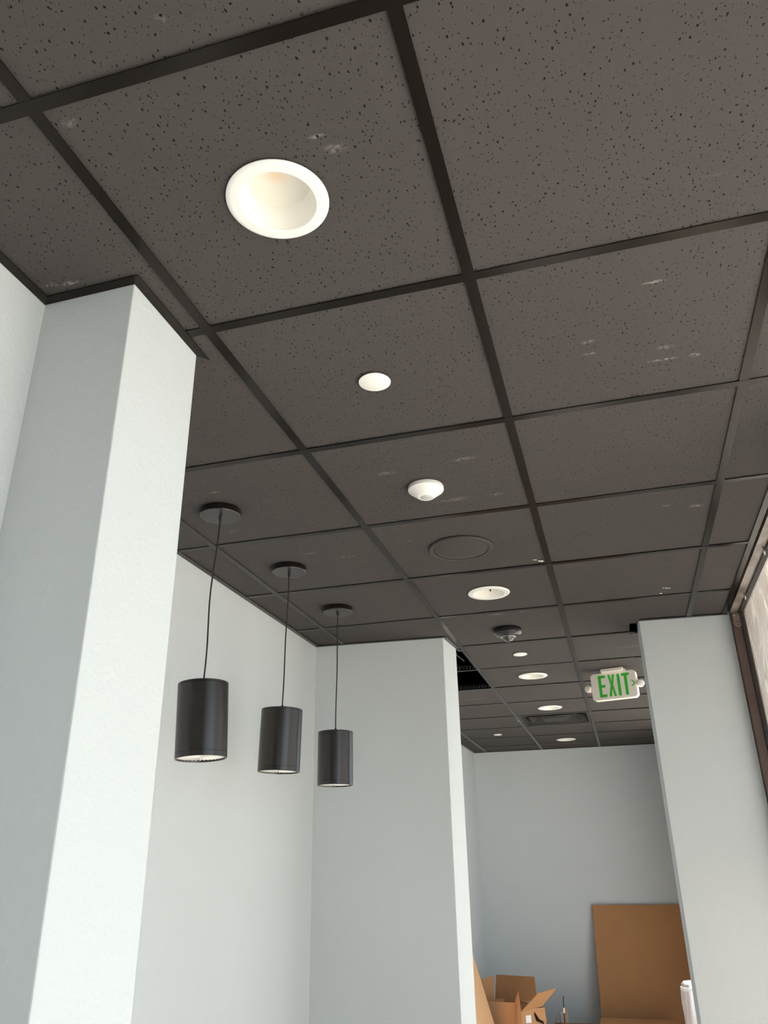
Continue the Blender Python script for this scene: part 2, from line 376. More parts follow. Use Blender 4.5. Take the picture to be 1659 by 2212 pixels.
# shade bracket on the far jamb: a rounded plate with two screws and a boss
bk = bmesh.new(); pr = []
for i in range(13):
    a = math.pi + math.pi * i / 12; pr.append((2.050 + 0.019 * math.cos(a), -0.062 + 0.019 * math.sin(a)))
pr += [(2.069, -0.004), (2.031, -0.004)]
a_ = [bk.verts.new((x, 3.431, H + z)) for x, z in pr]; b_ = [bk.verts.new((x, 3.427, H + z)) for x, z in pr]
bk.faces.new(a_); bk.faces.new(b_[::-1])
for i in range(len(pr)): bk.faces.new((a_[i], a_[(i + 1) % len(pr)], b_[(i + 1) % len(pr)], b_[i]))
brk = obj('shade_bracket', bk, M['bracket'], w1)
for x, z in ((2.040, -0.020), (2.060, -0.026)):
    s = lathe([(0.0, -0.0022), (0.003, -0.0018), (0.0042, 0.0)], 16); bmesh.ops.rotate(s, verts=s.verts, cent=(0, 0, 0), matrix=Matrix.Rotation(R_(-90), 3, 'X'))
    bmesh.ops.translate(s, verts=s.verts, vec=(x, 3.4268, H + z)); obj('screw', s, M['steel'], brk, smooth=True)
for x, z in ((2.043, -0.052), (2.057, -0.052), (2.050, -0.066)):
    s = lathe([(0.0, -0.001), (0.003, -0.001), (0.003, 0.0)], 12); bmesh.ops.rotate(s, verts=s.verts, cent=(0, 0, 0), matrix=Matrix.Rotation(R_(-90), 3, 'X'))
    bmesh.ops.translate(s, verts=s.verts, vec=(x, 3.4268, H + z)); obj('screw_hole', s, M['groove'], brk)
for x, z in ((2.058, -0.79), (2.062, -0.86)):
    s = lathe([(0.0, -0.0016), (0.003, -0.0012), (0.0038, 0.0)], 14); bmesh.ops.rotate(s, verts=s.verts, cent=(0, 0, 0), matrix=Matrix.Rotation(R_(-90), 3, 'X'))
    bmesh.ops.translate(s, verts=s.verts, vec=(x, 3.4305, H + z)); obj('screw', s, M['steel'], w1, smooth=True)
# clips with a ring under the head
for y in (2.50, 3.10):
    cb = tube([(2.050, y, H - 0.002), (2.050, y, H - 0.016)], 0.004, 10)
    pts = [(2.050 + 0.003 * math.sin(a) * 0, y + 0.010 * math.sin(a), H - 0.026 - 0.010 * math.cos(a) * -1) for a in [2 * math.pi * i / 16 for i in range(17)]]
    tube(pts, 0.0026, 8, cb); obj('eye_clip', cb, M['steel'], w1, smooth=True)
for i, (y0, y1) in enumerate(((-0.20, 1.46),)):
    window(i + 2, y0, y1, False, 'brown framed clear window next to the filmed one')
window(3, 3.715, 5.48, False, 'clear window hidden just behind the bright right-hand pier')
window(4, 5.48, 7.20, False, 'clear window nearest the end wall, hidden by the right-hand pier')

window(5, -0.95, -0.20, False, 'narrow clear window added beside the camera to light the near wall')  # unseen, added to brighten the near left wall
# unseen glass door added behind the camera to brighten the pier fronts
d1 = empty('added_door', (0, 0, 0)); tag(d1, 'unseen brown framed glass door added behind the camera for its daylight', 'door', kind='structure')
for a in ((1.28, 1.35, 0, H - 0.25), (1.93, 2.00, 0, H - 0.25)): obj('stile', bx(a[0], a[1], -2.71, -2.65, a[2], a[3]), M['frame'], d1)
for a in ((0.0, 0.12), (H - 0.35, H - 0.25)): obj('rail', bx(1.35, 1.93, -2.71, -2.65, a[0], a[1]), M['frame'], d1)
obj('glass_pane', bx(1.35, 1.93, -2.683, -2.677, 0.12, H - 0.35), M['glass'], d1)
obj('push_bar', tube([(1.36, -2.60, 1.05), (1.9, -2.60, 1.05)], 0.015, 12), M['steel'], d1)

# ------------------------------------------------------------------ the ceiling: deck, tiles, grid
ceiling = obj('ceiling', bx(-0.75, 2.16, -2.75, 8.55, DECK, DECK + 0.1), M['deck'])
tag(ceiling, 'dark suspended ceiling of square fissured tiles in a black grid', 'ceiling', kind='structure')
def xleft(y): return 0.313 if y < 0.69 else -0.17
OBST = [(-1, 0.313, -9, 0.43), (-1, 0.5375, 0.42, 0.695), (-1, -0.172, 0.6, 9), (-1, 0.567, 3.41, 3.69), (1.540, 3, 3.50, 3.71), (1.58, 3, 3.455, 3.71), (2.012, 3, -9, 9), (-1, 3, 8.345, 9), (-1, 3, -9, -2.6)]
MISSING = {(0, 6), (0, 7)}
VENT = (1, 10)
g_ = 0.004
DOWNLIGHTS = [(0.9155, 0.300), (0.9200, 2.738), (0.9200, 4.570), (0.9200, 5.800), (0.9130, 7.665)]
def tile_mesh(x0, x1, y0, y1):
    for cx, cy in DOWNLIGHTS:          # these tiles are cut out for the can
        if x0 < cx < x1 and y0 < cy < y1:
            bm = bmesh.new(); q = [bm.verts.new((x, y, 0)) for x, y in ((x0, y0), (x1, y0), (x1, y1), (x0, y1))]
            c = [bm.verts.new((cx + 0.078 * math.cos(2 * math.pi * k / 40), cy + 0.078 * math.sin(2 * math.pi * k / 40), 0)) for k in range(40)]
            e = [bm.edges.new((l[k], l[(k + 1) % len(l)])) for l in (q, c) for k in range(len(l))]
            bmesh.ops.triangle_fill(bm, edges=e, use_beauty=True)
            r = bmesh.ops.extrude_face_region(bm, geom=bm.faces[:]); bmesh.ops.translate(bm, verts=[v for v in r['geom'] if isinstance(v, bmesh.types.BMVert)], vec=(0, 0, 0.014))
            return bm
    xs = sorted({x0, x1} | {v for o in OBST for v in (o[0] - 0, o[1] + 0) if x0 < v < x1}); ys = sorted({y0, y1} | {v for o in OBST for v in o[2:] if y0 < v < y1})
    bm = bmesh.new(); V = {}
    def vv(x, y):
        if (x, y) not in V: V[(x, y)] = bm.verts.new((x, y, 0))
        return V[(x, y)]
    n = 0
    for a, b in zip(xs, xs[1:]):
        for c, d in zip(ys, ys[1:]):
            mx, my = (a + b) / 2, (c + d) / 2
            if any(o[0] < mx < o[1] and o[2] < my < o[3] for o in OBST): continue
            bm.faces.new((vv(a, c), vv(b, c), vv(b, d), vv(a, d))); n += 1
    if not n: bm.free(); return None
    r = bmesh.ops.extrude_face_region(bm, geom=bm.faces[:]); bmesh.ops.translate(bm, verts=[e for e in r['geom'] if isinstance(e, bmesh.types.BMVert)], vec=(0, 0, 0.014))
    return bm
full = None
for j in range(-5, 14):
    for i in range(-1, 4):
        if (i, j) in MISSING or (i, j) == VENT: continue
        x0, x1, y0, y1 = i * T + g_, (i + 1) * T - g_, j * T + g_, (j + 1) * T - g_
        hit = any(x0 < a < x1 and y0 < b < y1 for a, b in DOWNLIGHTS) or any(o[0] < x1 and o[1] > x0 and o[2] < y1 and o[3] > y0 for o in OBST)
        dz = 0.0040 + 0.0016 * random.random()
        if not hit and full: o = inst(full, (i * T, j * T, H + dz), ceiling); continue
        bm = tile_mesh(x0, x1, y0, y1)
        if bm is None: continue
        bmesh.ops.translate(bm, verts=bm.verts, vec=(-i * T, -j * T, 0))
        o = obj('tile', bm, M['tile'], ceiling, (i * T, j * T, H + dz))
        if not hit: full = o
# inverted tees: main runners across the room every other row, long cross tees between them, short tees in the odd rows
def tee(name, L, axis, w_=0.024):
    bm = bmesh.new(); h = w_ / 2; t = 0.0016
    prof = [(-h, 0), (h, 0), (h, t), (0.0012, t), (0.0012, 0.030), (0.003, 0.030), (0.003, 0.038), (-0.003, 0.038), (-0.003, 0.030), (-0.0012, 0.030), (-0.0012, t), (-h, t)]
    e = []
    for s in (0, L): e.append([bm.verts.new((s, a, z) if axis == 'x' else (a, s, z)) for a, z in prof])
    bm.faces.new(e[0]); bm.faces.new(e[1][::-1]); n = len(prof)
    for k in range(n): bm.faces.new((e[0][k], e[0][(k + 1) % n], e[1][(k + 1) % n], e[1][k]))
    return bm
def spans_x(y, x0=-0.172, x1=2.012):
    a = 0.313 if y < 0.43 else (0.5375 if y < 0.69 else (0.567 if 3.41 < y < 3.69 else -0.168))
    b = 1.545 if 3.45 < y < 3.71 else x1
    return a, b
for j in range(-4, 14, 2):
    a, b = spans_x(j * T); obj('main_runner', tee('m', b - a, 'x'), M['grid'], ceiling, (a, j * T, H))
long_t = obj('cross_tee', tee('c', 2 * T - 0.024, 'y'), M['grid'], ceiling, (T, -4 * T + 0.012, H + 0.0004))
for j in range(-4, 12, 2):
    for i in range(0, 4):
        if (i, j) == (1, -4): continue
        y0 = j * T + 0.012; y1 = (j + 2) * T - 0.012
        if i == 0:
            if y1 < 0.70: continue
            if j == 0: y0 = 0.695
        if i == 0 and y0 < 3.41 < y1:    # stops at the pier, picks up again behind it
            obj('cross_tee', tee('c', 3.40 - y0, 'y'), M['grid'], ceiling, (0, y0, H + 0.0004))
            continue
        if i == 3 and y0 < 3.455 < y1:
            obj('cross_tee', tee('c', 3.445 - y0, 'y'), M['grid'], ceiling, (i * T, y0, H + 0.0004))
            continue
        if abs((y1 - y0) - (2 * T - 0.024)) < 1e-4: inst(long_t, (i * T, y0, H + 0.0004), ceiling)
        else: obj('cross_tee', tee('c', y1 - y0, 'y'), M['grid'], ceiling, (i * T, y0, H + 0.0004))
for i in range(0, 4): obj('cross_tee', tee('c', 8.34 - 12 * T - 0.012, 'y'), M['grid'], ceiling, (i * T, 12 * T + 0.012, H + 0.0004))
short_t = None
for j in range(-3, 14, 2):
    a, b = spans_x(j * T); y = j * T
    for i in range(-1, 4):
        x0 = max(a, i * T + 0.012); x1 = min(b, (i + 1) * T - 0.012)
        if x1 - x0 < 0.02: continue
        if abs((x1 - x0) - (T - 0.024)) < 1e-4:
            if short_t is None: short_t = obj('cross_tee', tee('c', T - 0.024, 'x'), M['grid'], ceiling, (x0, y, H + 0.0008))
            else: inst(short_t, (x0, y, H + 0.0008), ceiling)
        else: obj('cross_tee', tee('c', x1 - x0, 'x'), M['grid'], ceiling, (x0, y, H + 0.0008))
# pale lacing on the webs seen through the two missing tiles
for y in (7 * T - 0.0015, 8 * T - 0.0015):
    bm = bmesh.new()
    for k in range(26):
        x = 0.02 + k * 0.022; hull_slab([(x, y, H + 0.010), (x + 0.006, y, H + 0.010), (x + 0.016, y, H + 0.024), (x + 0.010, y, H + 0.024)], 0.0006, bm)
    box(bm, 0, 0.6, y - 0.001, y, H + 0.030, H + 0.036)
    tag(obj('web_lacing', bm, M['grid_web'], ceiling), kind='stuff')
# wall angles
def angle(p, q, side, kp=0, kq=0, lip=0.022):
    """L-shaped moulding; kp and kq mitre its ends: +1 round an outer corner, -1 into an inner one"""
    p, q = Vector((*p, 0)), Vector((*q, 0)); d = (q - p).normalized(); n = Vector((-d.y, d.x, 0)) * side
    bm = bmesh.new()
    pr = [(0.0, 0), (lip, 0), (lip, 0.0016), (0.0016, 0.0016), (0.0016, 0.022), (0.0, 0.022)]
    e = [[bm.verts.new(s + d * (k * (a + 0.0006)) + n * (a + 0.0006) + Vector((0, 0, H + z - 0.0006))) for a, z in pr] for s, k in ((p, -kp), (q, kq))]
    bm.faces.new(e[0]); bm.faces.new(e[1][::-1])
    for k in range(6): bm.faces.new((e[0][k], e[0][(k + 1) % 6], e[1][(k + 1) % 6], e[1][k]))
    return obj('wall_angle', bm, M['grid'], ceiling)
angle((0.313, -2.55), (0.314, 0.424), -1, 0, -1)
angle((0.314, 0.424), (0.537, 0.422), -1, -1, 1)
angle((0.537, 0.422), (0.5375, 0.692), -1, 1, 1)
angle((-0.174, 0.70), (-0.164, 3.382), -1, 0, -1)
angle((-0.164, 3.382), (0.557, 3.428), -1, -1, 1)
angle((0.557, 3.428), (0.577, 3.690), -1, 1, 1)
angle((-0.172, 3.70), (-0.148, 8.332), -1, 0, -1)
angle((-0.148, 8.332), (2.02, 8.362), -1, -1, 0)
angle((1.586, 3.448), (2.018, 3.474), -1, 0, -1)
angle((2.0125, 3.472), (2.0125, -2.55), -1, -1, 0)
# bent end of the angle, a hanger wire and a torn bracket at the open tiles
bm = hull_slab([(0.577, 3.69, H - 0.001), (0.600, 3.70, H - 0.004), (0.597, 3.745, H - 0.006), (0.578, 3.735, H - 0.002)], 0.0012)
obj('bent_angle_end', bm, M['grid_web'], ceiling)
obj('hanger_wire', tube([(0.50, 3.80, H + 0.30), (0.512, 3.90, H + 0.10), (0.52, 4.02, H + 0.045), (0.545, 4.12, H + 0.03)], 0.003, 8), M['grid_web'], ceiling, smooth=True)
obj('tee_end_bracket', hull_slab([(1.548, 3.655, H + 0.001), (1.580, 3.665, H - 0.006), (1.560, 3.690, H - 0.010), (1.545, 3.672, H - 0.012)], 0.001), M['grid_web'], ceiling)
# specks of white plaster
random.seed(3)
for x, y, s in ((1.193, 2.395, .006), (1.184, 2.388, .004), (1.172, 2.372, .004), (1.165, 2.368, .003), (1.703, 2.931, .005), (1.690, 2.925, .004), (1.715, 2.938, .004), (1.681, 3.005, .005), (.60, 6.35, .008), (1.226, .05, .003)):
    bm = bmesh.new(); bmesh.ops.create_icosphere(bm, subdivisions=1, radius=s)
    for v in bm.verts: v.co = Vector((v.co.x * (1 + random.random()), v.co.y * (0.7 + random.random() * .5), v.co.z * .35)) * (0.8 + .4 * random.random())
    obj('plaster_speck', bm, M['plaster'], ceiling, (x, y, H + 0.0015))

# ------------------------------------------------------------------ ceiling fixtures
DL_G = 'white recessed downlights in a row along the ceiling'
def downlight(x, y, label, slot=False):
    o = empty('downlight', (x, y, H)); tag(o, label, 'downlight', DL_G)
    obj('trim_ring', lathe([(0.0705, -0.001), (0.0725, -0.0035), (0.086, -0.0032), (0.0925, -0.0022), (0.0955, 0.0004), (0.0955, 0.0022), (0.0705, 0.0022)], 72, closed=True), M['white'], o, smooth=True)
    rf = obj('reflector', lathe([(0.0710, -0.001), (0.0705, 0.004), (0.067, 0.020), (0.060, 0.046), (0.059, 0.050)], 72), M['reflector'], o, smooth=True)
    obj('lens', lathe([(0.0595, 0.048), (0.045, 0.0525), (0.0, 0.0545)], 64), M['diffuser_led'], o, smooth=True)
    if slot: obj('clip_slot', bx(-0.004, 0.003, 0.0595, 0.064, 0.030, 0.038), M['slot'], rf)
    return o
downlight(*DOWNLIGHTS[0], 'largest white recessed downlight, nearest the camera')
downlight(*DOWNLIGHTS[1], 'white recessed downlight between the round speaker and the camera dome', True)
downlight(*DOWNLIGHTS[2], 'white recessed downlight just left of the exit sign')
downlight(*DOWNLIGHTS[3], 'white recessed downlight just in front of the square air vent', True)
downlight(*DOWNLIGHTS[4], 'white recessed downlight farthest away, beyond the air vent')
def cover(x, y, label, r=0.041):
    o = empty('sprinkler_cover', (x, y, H)); tag(o, label, 'sprinkler cover', 'flat white sprinkler cover plates')
    obj('cover_plate', lathe([(0.0, -0.0045), (r - 0.003, -0.0042), (r, -0.0022), (r, -0.0012), (0.0, -0.0012)], 56), M['cover'], o, smooth=True)
    obj('collar', lathe([(r - 0.004, -0.0012), (r - 0.0035, 0.0022), (0.0, 0.0022)], 40), M['white'], o)
cover(0.9165, 0.926, 'flat white disc in the tile between big downlight and motion sensor')
cover(0.9140, 3.940, 'small flat white disc just beyond the camera dome')
cover(0.3140, 7.060, 'smallest white disc, far left of the air vent', 0.040)
# occupancy sensor
o = empty('motion_sensor', (0.8990, 1.569, H)); tag(o, 'white domed motion sensor with a grey lens under the ceiling', 'sensor')
obj('housing', lathe([(0.0, 0.0022), (0.057, 0.0022), (0.0585, -0.001), (0.0585, -0.011), (0.056, -0.014), (0.030, -0.034), (0.0265, -0.0365), (0.0205, -0.0375), (0.0195, -0.0355), (0.0, -0.0355)], 64), M['white'], o, smooth=True)
obj('lens', lathe([(0.0195, -0.0357), (0.017, -0.0385), (0.010, -0.0412), (0.0, -0.0422)], 32), M['sensor_lens'], o, smooth=True)
lb = bmesh.new()
for k in range(6):
    a = k * math.pi / 6; s = box(bmesh.new(), -0.0165, 0.0165, -0.0004, 0.0004, -0.0425, -0.0385); bmesh.ops.rotate(s, verts=s.verts, cent=(0, 0, 0), matrix=Matrix.Rotation(a, 3, 'Z'))
    me = bpy.data.meshes.new('t'); s.to_mesh(me); s.free(); lb.from_mesh(me); bpy.data.meshes.remove(me)
lb.free()
# flush ceiling speaker
o = empty('ceiling_speaker', (0.9040, 2.146, H)); tag(o, 'round dark ceiling speaker set in a tile beyond the motion sensor', 'speaker')
obj('rim', lathe([(0.107, -0.0055), (0.109, -0.0065), (0.122, -0.0055), (0.126, -0.001), (0.126, 0.0022), (0.107, 0.0022)], 80, closed=True), M['speaker'], o, smooth=True)
obj('shadow_gap', lathe([(0.1045, 0.0), (0.1072, 0.0), (0.1072, 0.001), (0.1045, 0.001)], 64, closed=True), M['groove'], o)
obj('grille', lathe([(0.1048, 0.001), (0.1048, -0.0045), (0.102, -0.0058), (0.06, -0.0068), (0.0, -0.0072)], 64), M['speaker'], o, smooth=True)
obj('badge', lathe([(0.0, -0.0084), (0.0022, -0.008), (0.0022, -0.007)], 12), M['chrome'], o)
# dome camera
o = empty('dome_camera', (0.9170, 3.380, H)); tag(o, 'black and silver dome security camera under the ceiling', 'camera')
obj('base', lathe([(0.0, 0.0022), (0.072, 0.0022), (0.074, -0.002), (0.074, -0.014), (0.070, -0.017), (0.0, -0.017)], 56), M['black'], o, smooth=True)
obj('shroud', lathe([(0.071, -0.0165), (0.073, -0.021), (0.066, -0.031), (0.048, -0.039), (0.034, -0.041), (0.030, -0.037), (0.0, -0.036)], 56), M['chrome'], o, smooth=True)
obj('eyeball', lathe([(0.0, -0.062)] + [(0.022 * math.sin(a), -0.040 - 0.022 * math.cos(a)) for a in [math.pi * k / 14 for k in range(1, 10)]], 32), M['black'], o, smooth=True)
obj('dome', lathe([(0.0, -0.068)] + [(0.031 * math.sin(a), -0.037 - 0.031 * math.cos(a)) for a in [math.pi * k / 20 for k in range(1, 11)]], 40), M['dome'], o, smooth=True)
obj('infrared_window', hull_slab([(-0.006, -0.0735, -0.020), (0.006, -0.0735, -0.020), (0.006, -0.0735, -0.011), (-0.006, -0.0735, -0.011)], 0.002), M['groove'], o)
obj('chrome_ring', lathe([(0.034, -0.0385), (0.040, -0.0415), (0.038, -0.0435), (0.032, -0.0425)], 40, closed=True), M['steel'], o, smooth=True)

# square four-way air diffuser
VX, VY = 1.5 * T, 10.5 * T
o = empty('air_vent', (VX, VY, H)); tag(o, 'dark square air diffuser with nested louvres in the far ceiling', 'air vent')
hw = T / 2 - 0.014
fr = bmesh.new()
for x0, x1, y0, y1 in ((-hw, hw, -hw, -hw + 0.016), (-hw, hw, hw - 0.016, hw), (-hw, -hw + 0.016, -hw + 0.016, hw - 0.016), (hw - 0.016, hw, -hw + 0.016, hw - 0.016)): box(fr, x0, x1, y0, y1, 0.0018, 0.008)
obj('frame', fr, M['speaker'], o)
def sq_ring(r0_, z0_, r1_, z1_, t=0.0015):
    bm = bmesh.new(); L = []
    for r, z in ((r0_, z0_), (r1_, z1_), (r1_ - t, z1_ + t), (r0_ - t, z0_ + t)): L.append([bm.verts.new((sx * r, sy * r, z)) for sx, sy in ((-1, -1), (1, -1), (1, 1), (-1, 1))])
    for k in range(4):
        a, b = L[k], L[(k + 1) % 4]
        for i in range(4): bm.faces.new((a[i], a[(i + 1) % 4], b[(i + 1) % 4], b[i]))
    return bm
for r_in, r_out in ((0.222, 0.272), (0.158, 0.212)): obj('louvre', sq_ring(r_out, 0.003, r_in, 0.075), M['vent'], o)
cp = bmesh.new(); v = [cp.verts.new(p) for p in ((-.10, -.10, .004), (.10, -.10, .004), (.10, .10, .004), (-.10, .10, .004), (-.148, -.148, .075), (.148, -.148, .075), (.148, .148, .075), (-.148, .148, .075))]
cp.faces.new(v[:4][::-1])
for i in range(4): cp.faces.new((v[i], v[(i + 1) % 4], v[4 + (i + 1) % 4], v[4 + i]))
obj('centre_plate', cp, M['vent'], o)
obj('plenum_box', sq_ring(hw - 0.025, 0.010, hw - 0.024, 0.16), M['deck'], o)
obj('plenum_lid', bx(-hw, hw, -hw, hw, 0.16, 0.165), M['deck'], o)
obj('debris_strip', tube([(0.02, -0.20, 0.004), (0.10, -0.205, 0.0), (0.15, -0.20, 0.006), (0.19, -0.21, 0.004)], 0.005, 6), M['grid_web'], o, smooth=True)

# exit sign
o = empty('exit_sign', (1.4300, 4.550, H), R_(-14)); tag(o, 'cream exit sign with green letters hung from the ceiling beside the pier', 'exit sign')
def rrect(w_, h_, r, y0, y1, cx=0.0, cz=0.0, n=6):
    pts = []
    for sx, sz, a0 in ((1, 1, 0), (-1, 1, 90), (-1, -1, 180), (1, -1, 270)):
        for k in range(n + 1):
            a = R_(a0 + 90 * k / n); pts.append((cx + sx * (w_ / 2 - r) + r * math.cos(a), cz + sz * (h_ / 2 - r) + r * math.sin(a)))
    bm = bmesh.new(); A = [bm.verts.new((x, y0, z)) for x, z in pts]; B = [bm.verts.new((x, y1, z)) for x, z in pts]
    bm.faces.new(A); bm.faces.new(B[::-1]); m_ = len(pts)
    for i in range(m_): bm.faces.new((A[i], A[(i + 1) % m_], B[(i + 1) % m_], B[i]))
    return bm
SW, SH, SZ = 0.288, 0.172, -0.106
obj('housing', rrect(SW, SH, 0.024, -0.022, 0.024, 0, SZ), M['cream'], o, bevel=0.004, seg=3, smooth=True)
obj('canopy', rrect(0.142, 0.022, 0.006, -0.045, 0.045, 0.002, -0.0095), M['cream'], o, bevel=0.004, seg=2)
def poly(pts):
    X0, Z0 = -SW / 2, SZ - SH / 2
    bm = bmesh.new(); P = [(X0 + u * SW, Z0 + v_ * SH) for u, v_ in pts]
    A = [bm.verts.new((x, -0.0225, z)) for x, z in P]; B = [bm.verts.new((x, -0.0205, z)) for x, z in P]
    bm.faces.new(A); bm.faces.new(B[::-1])
    for i in range(len(P)): bm.faces.new((A[i], A[(i + 1) % len(P)], B[(i + 1) % len(P)], B[i]))
    return bm
b0, t0 = 0.105, 0.905
def letter(u0, u1, pts): return obj('letter', poly([(u0 + (u1 - u0) * a, b0 + (t0 - b0) * b) for a, b in pts]), M['green'], o)
letter(0.17, 0.335, [(0, 0), (1, 0), (1, .125), (.40, .125), (.40, .44), (.88, .44), (.88, .56), (.40, .56), (.40, .875), (1, .875), (1, 1), (0, 1)])
letter(0.380, 0.545, [(0, 0), (.33, 0), (.5, .36), (.67, 0), (1, 0), (.68, .52), (.96, 1), (.64, 1), (.5, .68), (.36, 1), (.04, 1), (.32, .52)])
letter(0.588, 0.652, [(0, 0), (1, 0), (1, 1), (0, 1)])
letter(0.690, 0.862, [(.31, 0), (.69, 0), (.69, .875), (1, .875), (1, 1), (0, 1), (0, .875), (.31, .875)])
obj('arrow', poly([(0.880, .40), (0.912, .40), (0.980, .515), (0.912, .63), (0.880, .63), (0.944, .515)]), M['green'], o)
for sx in (-1, 1):
    lm = lathe([(0.0, -0.016), (0.012, -0.0155), (0.019, -0.013), (0.0225, -0.008), (0.0235, 0.0), (0.0225, 0.020), (0.016, 0.026), (0.0, 0.027)], 36)
    bmesh.ops.rotate(lm, verts=lm.verts, cent=(0, 0, 0), matrix=Matrix.Rotation(R_(-90), 3, 'X'))
    bmesh.ops.rotate(lm, verts=lm.verts, cent=(0, 0, 0), matrix=Matrix.Rotation(R_(18 * sx), 3, 'Z'))
    bmesh.ops.translate(lm, verts=lm.verts, vec=(sx * (SW / 2 + 0.023), -0.012, SZ - 0.003))
    lamp = obj('lamp_head', lm, M['cream'], o, smooth=True)
    obj('bulb', bx(sx * (SW / 2 + 0.023) - 0.003, sx * (SW / 2 + 0.023) + 0.003, -0.0305, -0.026, SZ - 0.006, SZ), M['diffuser'], lamp)
    obj('lamp_arm', bx(min(sx * (SW / 2 - 0.01), sx * (SW / 2 + 0.022)), max(sx * (SW / 2 - 0.01), sx * (SW / 2 + 0.022)), -0.004, 0.014, SZ - 0.014, SZ + 0.010), M['cream'], o, bevel=0.003)

# ------------------------------------------------------------------ pendants
def pendant(x, y, ztop, tilt, bow, label):
    o = empty('pendant_lamp', (x, y, H)); tag(o, label, 'pendant lamp', 'three dark cylinder pendants in the alcove')
    obj('canopy', lathe([(0.0, 0.0022), (0.0695, 0.0022), (0.0705, 0.0), (0.0705, -0.019), (0.0690, -0.021), (0.0, -0.021)], 64), M['bronze'], o, smooth=True)
    obj('strain_relief', lathe([(0.0, -0.020), (0.0062, -0.020), (0.0055, -0.034), (0.0040, -0.040), (0.0, -0.040)], 20), M['black'], o, smooth=True)
    n = 22; zt = ztop - H + 0.014; dx = bow[2]
    pts = [(dx * t + bow[0] * math.sin(math.pi * t) + bow[1] * math.sin(3 * math.pi * t), 0.2 * bow[0] * math.sin(2 * math.pi * t), -0.030 + (zt + 0.030) * t) for t in [k / n for k in range(n + 1)]]
    obj('cord', tube(pts, 0.0027, 10), M['cord'], o, smooth=True)
    R = 0.0785; HB = 0.229
    def rot(ob):
        ob.location = (dx, 0, ztop - H); ob.rotation_euler = (0, tilt, 0); return ob
    rot(obj('cord_grip', lathe([(0.0, 0.016), (0.0042, 0.016), (0.0062, 0.010), (0.0066, -0.001), (0.0, -0.001)], 20), M['black'], o, smooth=True))
    rot(obj('shade', lathe([(0.0, 0.0), (R - 0.002, 0.0), (R, -0.0012), (R, -0.0066), (R - 0.0014, -0.0072), (R - 0.0014, -0.0086), (R, -0.0092), (R, -HB + 0.0165), (R - 0.0014, -HB + 0.0160),
                            (R - 0.0014, -HB + 0.0146), (R, -HB + 0.014), (R, -HB + 0.0008), (R - 0.001, -HB), (R - 0.005, -HB), (R - 0.006, -HB + 0.003), (R - 0.006, -HB + 0.02)], 80), M['bronze'], o, smooth=True))
    # prismatic lens: a shallow white bowl with radial ribs
    bm = bmesh.new(); seg = 72; c = bm.verts.new((0, 0, -HB + 0.004)); prev = None
    for r in (0.018, 0.040, 0.060, R - 0.006):
        ring = [bm.verts.new((r * math.cos(2 * math.pi * k / seg), r * math.sin(2 * math.pi * k / seg), -HB + 0.0045 + (0.0030 if k % 2 else 0.0) * min(1, r / 0.05))) for k in range(seg)]
        for k in range(seg):
            if prev is None: bm.faces.new((c, ring[k], ring[(k + 1) % seg]))
            else: bm.faces.new((prev[k], ring[k], ring[(k + 1) % seg], prev[(k + 1) % seg]))
        prev = ring
    rot(obj('ribbed_lens', bm, M['cover'], o))
    return o
pendant(0.178, 1.534, H - 0.596, R_(-2.7), (-0.006, 0.0025, -0.016), 'nearest and largest dark cylinder pendant, beside the near pier')
pendant(0.186, 2.137, H - 0.577, R_(1.4), (0.0, 0.001, -0.010), 'middle dark cylinder pendant, slightly tilted, in front of the alcove wall')
pendant(0.190, 2.735, H - 0.577, R_(0.0), (0.001, -0.001, -0.006), 'farthest dark cylinder pendant, in front of the grey end pier')

# ------------------------------------------------------------------ on the end wall and floor
o = empty('wall_outlet', (0.578, 8.336, H - 2.497)); o.rotation_euler = (0, 0, R_(0.8)); tag(o, 'white power outlet low on the grey end wall', 'outlet')
obj('face_plate', rrect(0.072, 0.116, 0.006, -0.006, 0.0), M['outlet'], o, bevel=0.0015)
for cz in (0.022, -0.022):
    rc = obj('socket', rrect(0.034, 0.030, 0.010, -0.0075, -0.004, 0, cz), M['outlet'], o)
    for sx, h_ in ((-0.0065, 0.009), (0.0065, 0.007)): obj('slot', bx(sx - 0.0012, sx + 0.0012, -0.0082, -0.006, cz - 0.001, cz + h_), M['groove'], rc)
    obj('slot', bx(-0.0025, 0.0025, -0.0082, -0.006, cz - 0.010, cz - 0.005), M['groove'], rc)

# the tall cardboard sheet leaning on the end wall
bm = hull_slab([(0.925, 8.06, 0.001), (1.86, 8.06, 0.001), (1.88, 8.330, 1.428), (0.957, 8.318, 1.428)], 0.012)
tag(obj('cardboard_sheet', bm, M['card'], bevel=0.002), 'tall brown cardboard sheet leaning upright against the grey end wall', 'cardboard')
# the second sheet leaning on the left wall behind the pier
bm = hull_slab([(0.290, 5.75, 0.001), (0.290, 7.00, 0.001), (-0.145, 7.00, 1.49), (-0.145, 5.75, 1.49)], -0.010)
tag(obj('cardboard_sheet', bm, M['card_lit'], bevel=0.002), 'slanted cardboard sheet leaning on the left wall, beside the open carton', 'cardboard')

